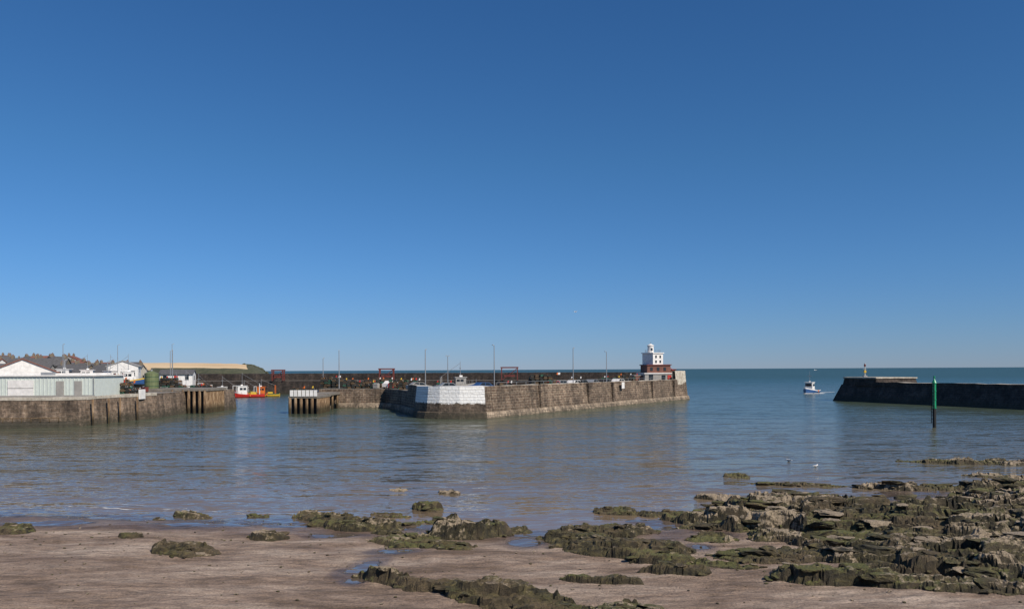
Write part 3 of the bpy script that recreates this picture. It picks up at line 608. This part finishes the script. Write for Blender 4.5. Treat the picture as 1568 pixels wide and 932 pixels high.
def house(x,y,z,w,dp,h,rh,wm,rm,rz=0,name='terraced_house',chim=True,gable=False):
    mb=MB()
    mb.box((0,0,-3),(w,dp,h+3),wm)
    M=Matrix.Identity(4) if gable else Matrix.Rotation(math.pi/2,4,'Z'); a,b=(w,dp) if gable else (dp,w)
    mb.prism([(-a/2,0),(a/2,0),(0,rh)],-b/2,b/2,wm,Matrix.Translation((0,0,h-.001))@M)
    for s in(-1,1): mb.prism([(s*(a/2+.35),-.25),(s*(a/2+.35),-.05),(0,rh+.25),(0,rh+.02)],-b/2-.25,b/2+.25,rm,Matrix.Translation((0,0,h))@M)
    nw=max(2,int(w/2.6))
    for fl in range(max(1,int(h/2.7))):
        for i in range(nw):
            xx=-w/2+w*(i+.5)/nw
            if fl==0 and i==nw//2: mb.box((xx,-dp/2-.03,0),(1,.1,2.1),random.choice([RED,BLUE,DKGREEN,GREYW]))
            else: mb.box((xx,-dp/2-.02,fl*2.7+.9),(1.0,.08,1.3),GLASS); mb.box((xx,-dp/2-.05,fl*2.7+.78),(1.2,.16,.1),WHITE)
    for s in (-1,1):
        mb.box((s*(w/2+.02),0,h-1.8),(.08,.9,1.2),GLASS)
    if chim:
        for s in(-1,1):
            cx,cy=(s*(w/2-.6),0) if not gable else (0,s*(dp/2-.6)); mb.box((cx,cy,h+rh-.6),(.7,1.1,1.6),STONEH); 
            for q in(-.3,.3): mb.cyl((cx,cy+q,h+rh+1),(cx,cy+q,h+rh+1.4),.13,.11,TILE,6)
    mb.build(name,(x,y,z),rz)
house(-94,153,QZ,11.5,9,3.3,2.4,WHITE,TILE,R(31),'gabled_warehouse',False,True)
def tz(x,y):
    b=x/y; k=max(0,min(1,(-.43-b)/.14)); return 3.7+ (max(0,y-235)*.032)*(.35+.65*k)
tm=MB(); gx=list(range(-560,-85,18)); gy=list(range(238,520,20)); 
tm.grid([[(x,y,tz(x,y)-.2-(9 if x/y>-.45 and y>260 else 0)-(4 if (x>-125) else 0)) for x in gx] for y in gy],GRASS); tm.build('town_ground',smooth=True)
walls=[CREAM,WHITE,GREYW,STONEH,STONEH,GREYW,CREAM]; roofs=[SLATE,SLATE,SLATE,SLATE,TILE]
for row,yy in enumerate((242,262,285,312,345,385)):
    x=-.78*yy
    while x<-.47*yy-(4 if row else -2):
        w=random.uniform(6,11); 
        if random.random()<.88:
            x_=x+w/2; y_=yy+random.uniform(-4,4); house(x_,y_,tz(x_,y_),w,random.uniform(7,9),random.choice([3,3,4.6]) if x_/y_<-.53 else 2.6,random.uniform(1.8,2.4),random.choice(walls),random.choice(roofs),random.uniform(-.35,.35),gable=random.random()<.25,chim=random.random()<.8)
        x+=w+random.choice([0,.3,2,4])
house(-111,228,5,8,8,3.6,1.3,WHITE,GREYW,R(20),'boat_shed',False,True)
house(-99,236,QZ,9,8,2.6,1.0,WHITE,SLATE,R(15),'boat_shed',False,False)
def hz(x,y):
    e=np.interp(x,[-1200,-700,-430,-360,-310,-295,-283,-272],[20,18.5,16.5,16.2,15,13,8.5,-2]); return e*max(0,min(1,(y-820)/60))**.5+ (random.uniform(-.2,.2))
mb=MB(); gx=[-1200,-1000,-800,-700,-600,-520]+list(range(-480,-263,6)); gy=[818,822,828,835,845,860,880,900,910]
rows=[[(x*y/900,y+ (0 if y>850 else math.sin(x*.1)*4),hz(x,y)-(1 if y==818 else 0)) for x in gx] for y in gy]
rows.append([(x*1.02,940,-3) for x in gx])
for i in range(len(rows)-1):
    for j in range(len(gx)-1):
        a,b=rows[i],rows[i+1]; z=a[j][2]; mb.face([a[j],a[j+1],b[j+1],b[j]],FIELD if (z>8.3 and gx[j]<-300) else GRASS)
mb.build('field_headland',smooth=True)
mb=MB()
for i in range(60):
    x=-304+i*.45+random.uniform(-4,4); mb.cyl((x,905+random.uniform(-10,5),float(hz(x,900))-1),(x,905,float(hz(x,900))+random.uniform(.2,.9)),1.8,.8,GRASS,6)
mb.build('gorse_hedge')
# ------------------------------------------------------------------ gulls
def gull(x,y,z,rz,fly=True,sc=1.0):
    mb=MB(); rows=[]
    for xx,rr,dz in((-.28,.02,.03),(-.16,.06,.01),(0,.085,0),(.12,.07,.02),(.18,.045,.05),(.24,.05,.07),(.29,.025,.06),(.34,.006,.05)):
        rows.append([(xx,rr*math.cos(a),dz+rr*math.sin(a)) for a in [k*math.pi/4 for k in range(8)]])
    mb.grid(rows,WHITE,True); mb.box((-.33,0,.02),(.14,.1,.015),WHITE)
    for s in(-1,1):
        if fly: mb.grid([[(.1,s*.05,.04),(-.08,s*.05,.04)],[(.14,s*.3,.14),(-.03,s*.3,.13)],[(.04,s*.55,.11),(-.06,s*.52,.11)],[(-.08,s*.72,.06),(-.1,s*.68,.06)]],WHITE)
        else: mb.grid([[(.1,s*.07,.05),(.08,s*.085,-.01)],[(-.1,s*.07,.07),(-.1,s*.08,0)],[(-.33,s*.01,.05),(-.3,s*.02,.02)]],STEEL)
    o=mb.build('seagull',(x,y,z),rz,smooth=True); o.scale=(sc,)*3
gull(12,150,17.8,.6); gull(83,218,6.4,.3,True,1.2); gull(20.8,60,.07,2,False,.9); gull(21.5,56.5,.07,.6,False,.9)
# ------------------------------------------------------------------ light
sd=Vector((.72,-.69,0)).normalized(); el=R(42); s=Vector((sd.x*math.cos(el),sd.y*math.cos(el),math.sin(el)))
sun=bpy.data.lights.new('sun','SUN'); sun.energy=5.0; sun.angle=R(.5); sun.color=(1,.92,.8); so=bpy.data.objects.new('sun',sun); S.collection.objects.link(so); so.rotation_euler=s.to_track_quat('Z','Y').to_euler()
w=bpy.data.worlds.new('World'); S.world=w; w.use_nodes=True; nt=w.node_tree; bg=nt.nodes['Background']
sk=N(nt,'ShaderNodeTexSky',sky_type='NISHITA'); sk.sun_disc=False; sk.sun_elevation=el; sk.sun_rotation=math.atan2(s.x,s.y); sk.air_density=1.0; sk.dust_density=0.0; sk.ozone_density=3.0
tc=N(nt,'ShaderNodeTexCoord'); sp=N(nt,'ShaderNodeSeparateXYZ'); L(nt,tc.outputs['Generated'],sp.inputs[0])
g=ramp(nt,sp.outputs[2],[(0,(.32,.46,.86)),(.05,(.31,.49,.84)),(.12,(.30,.53,.84)),(.25,(.29,.57,.82)),(.45,(.27,.57,.86)),(1,(.4,.62,.9))])
L(nt,mix(nt,1,sk.outputs[0],g,'MULTIPLY'),bg.inputs[0]); bg.inputs[1].default_value=.1
S.view_settings.view_transform='Standard'; S.view_settings.look='None'; S.view_settings.exposure=0
cam=bpy.data.cameras.new('camera'); cam.lens=28; cam.sensor_width=36; cam.shift_y=.0635; cam.clip_end=80000; cam.clip_start=.1
co=bpy.data.objects.new('camera',cam); S.collection.objects.link(co); co.location=(0,0,7)
co.matrix_world=Matrix.Translation((0,0,7))@Matrix.Rotation(R(90),4,'X')@Matrix.Rotation(R(-.29),4,'Z')
S.camera=co
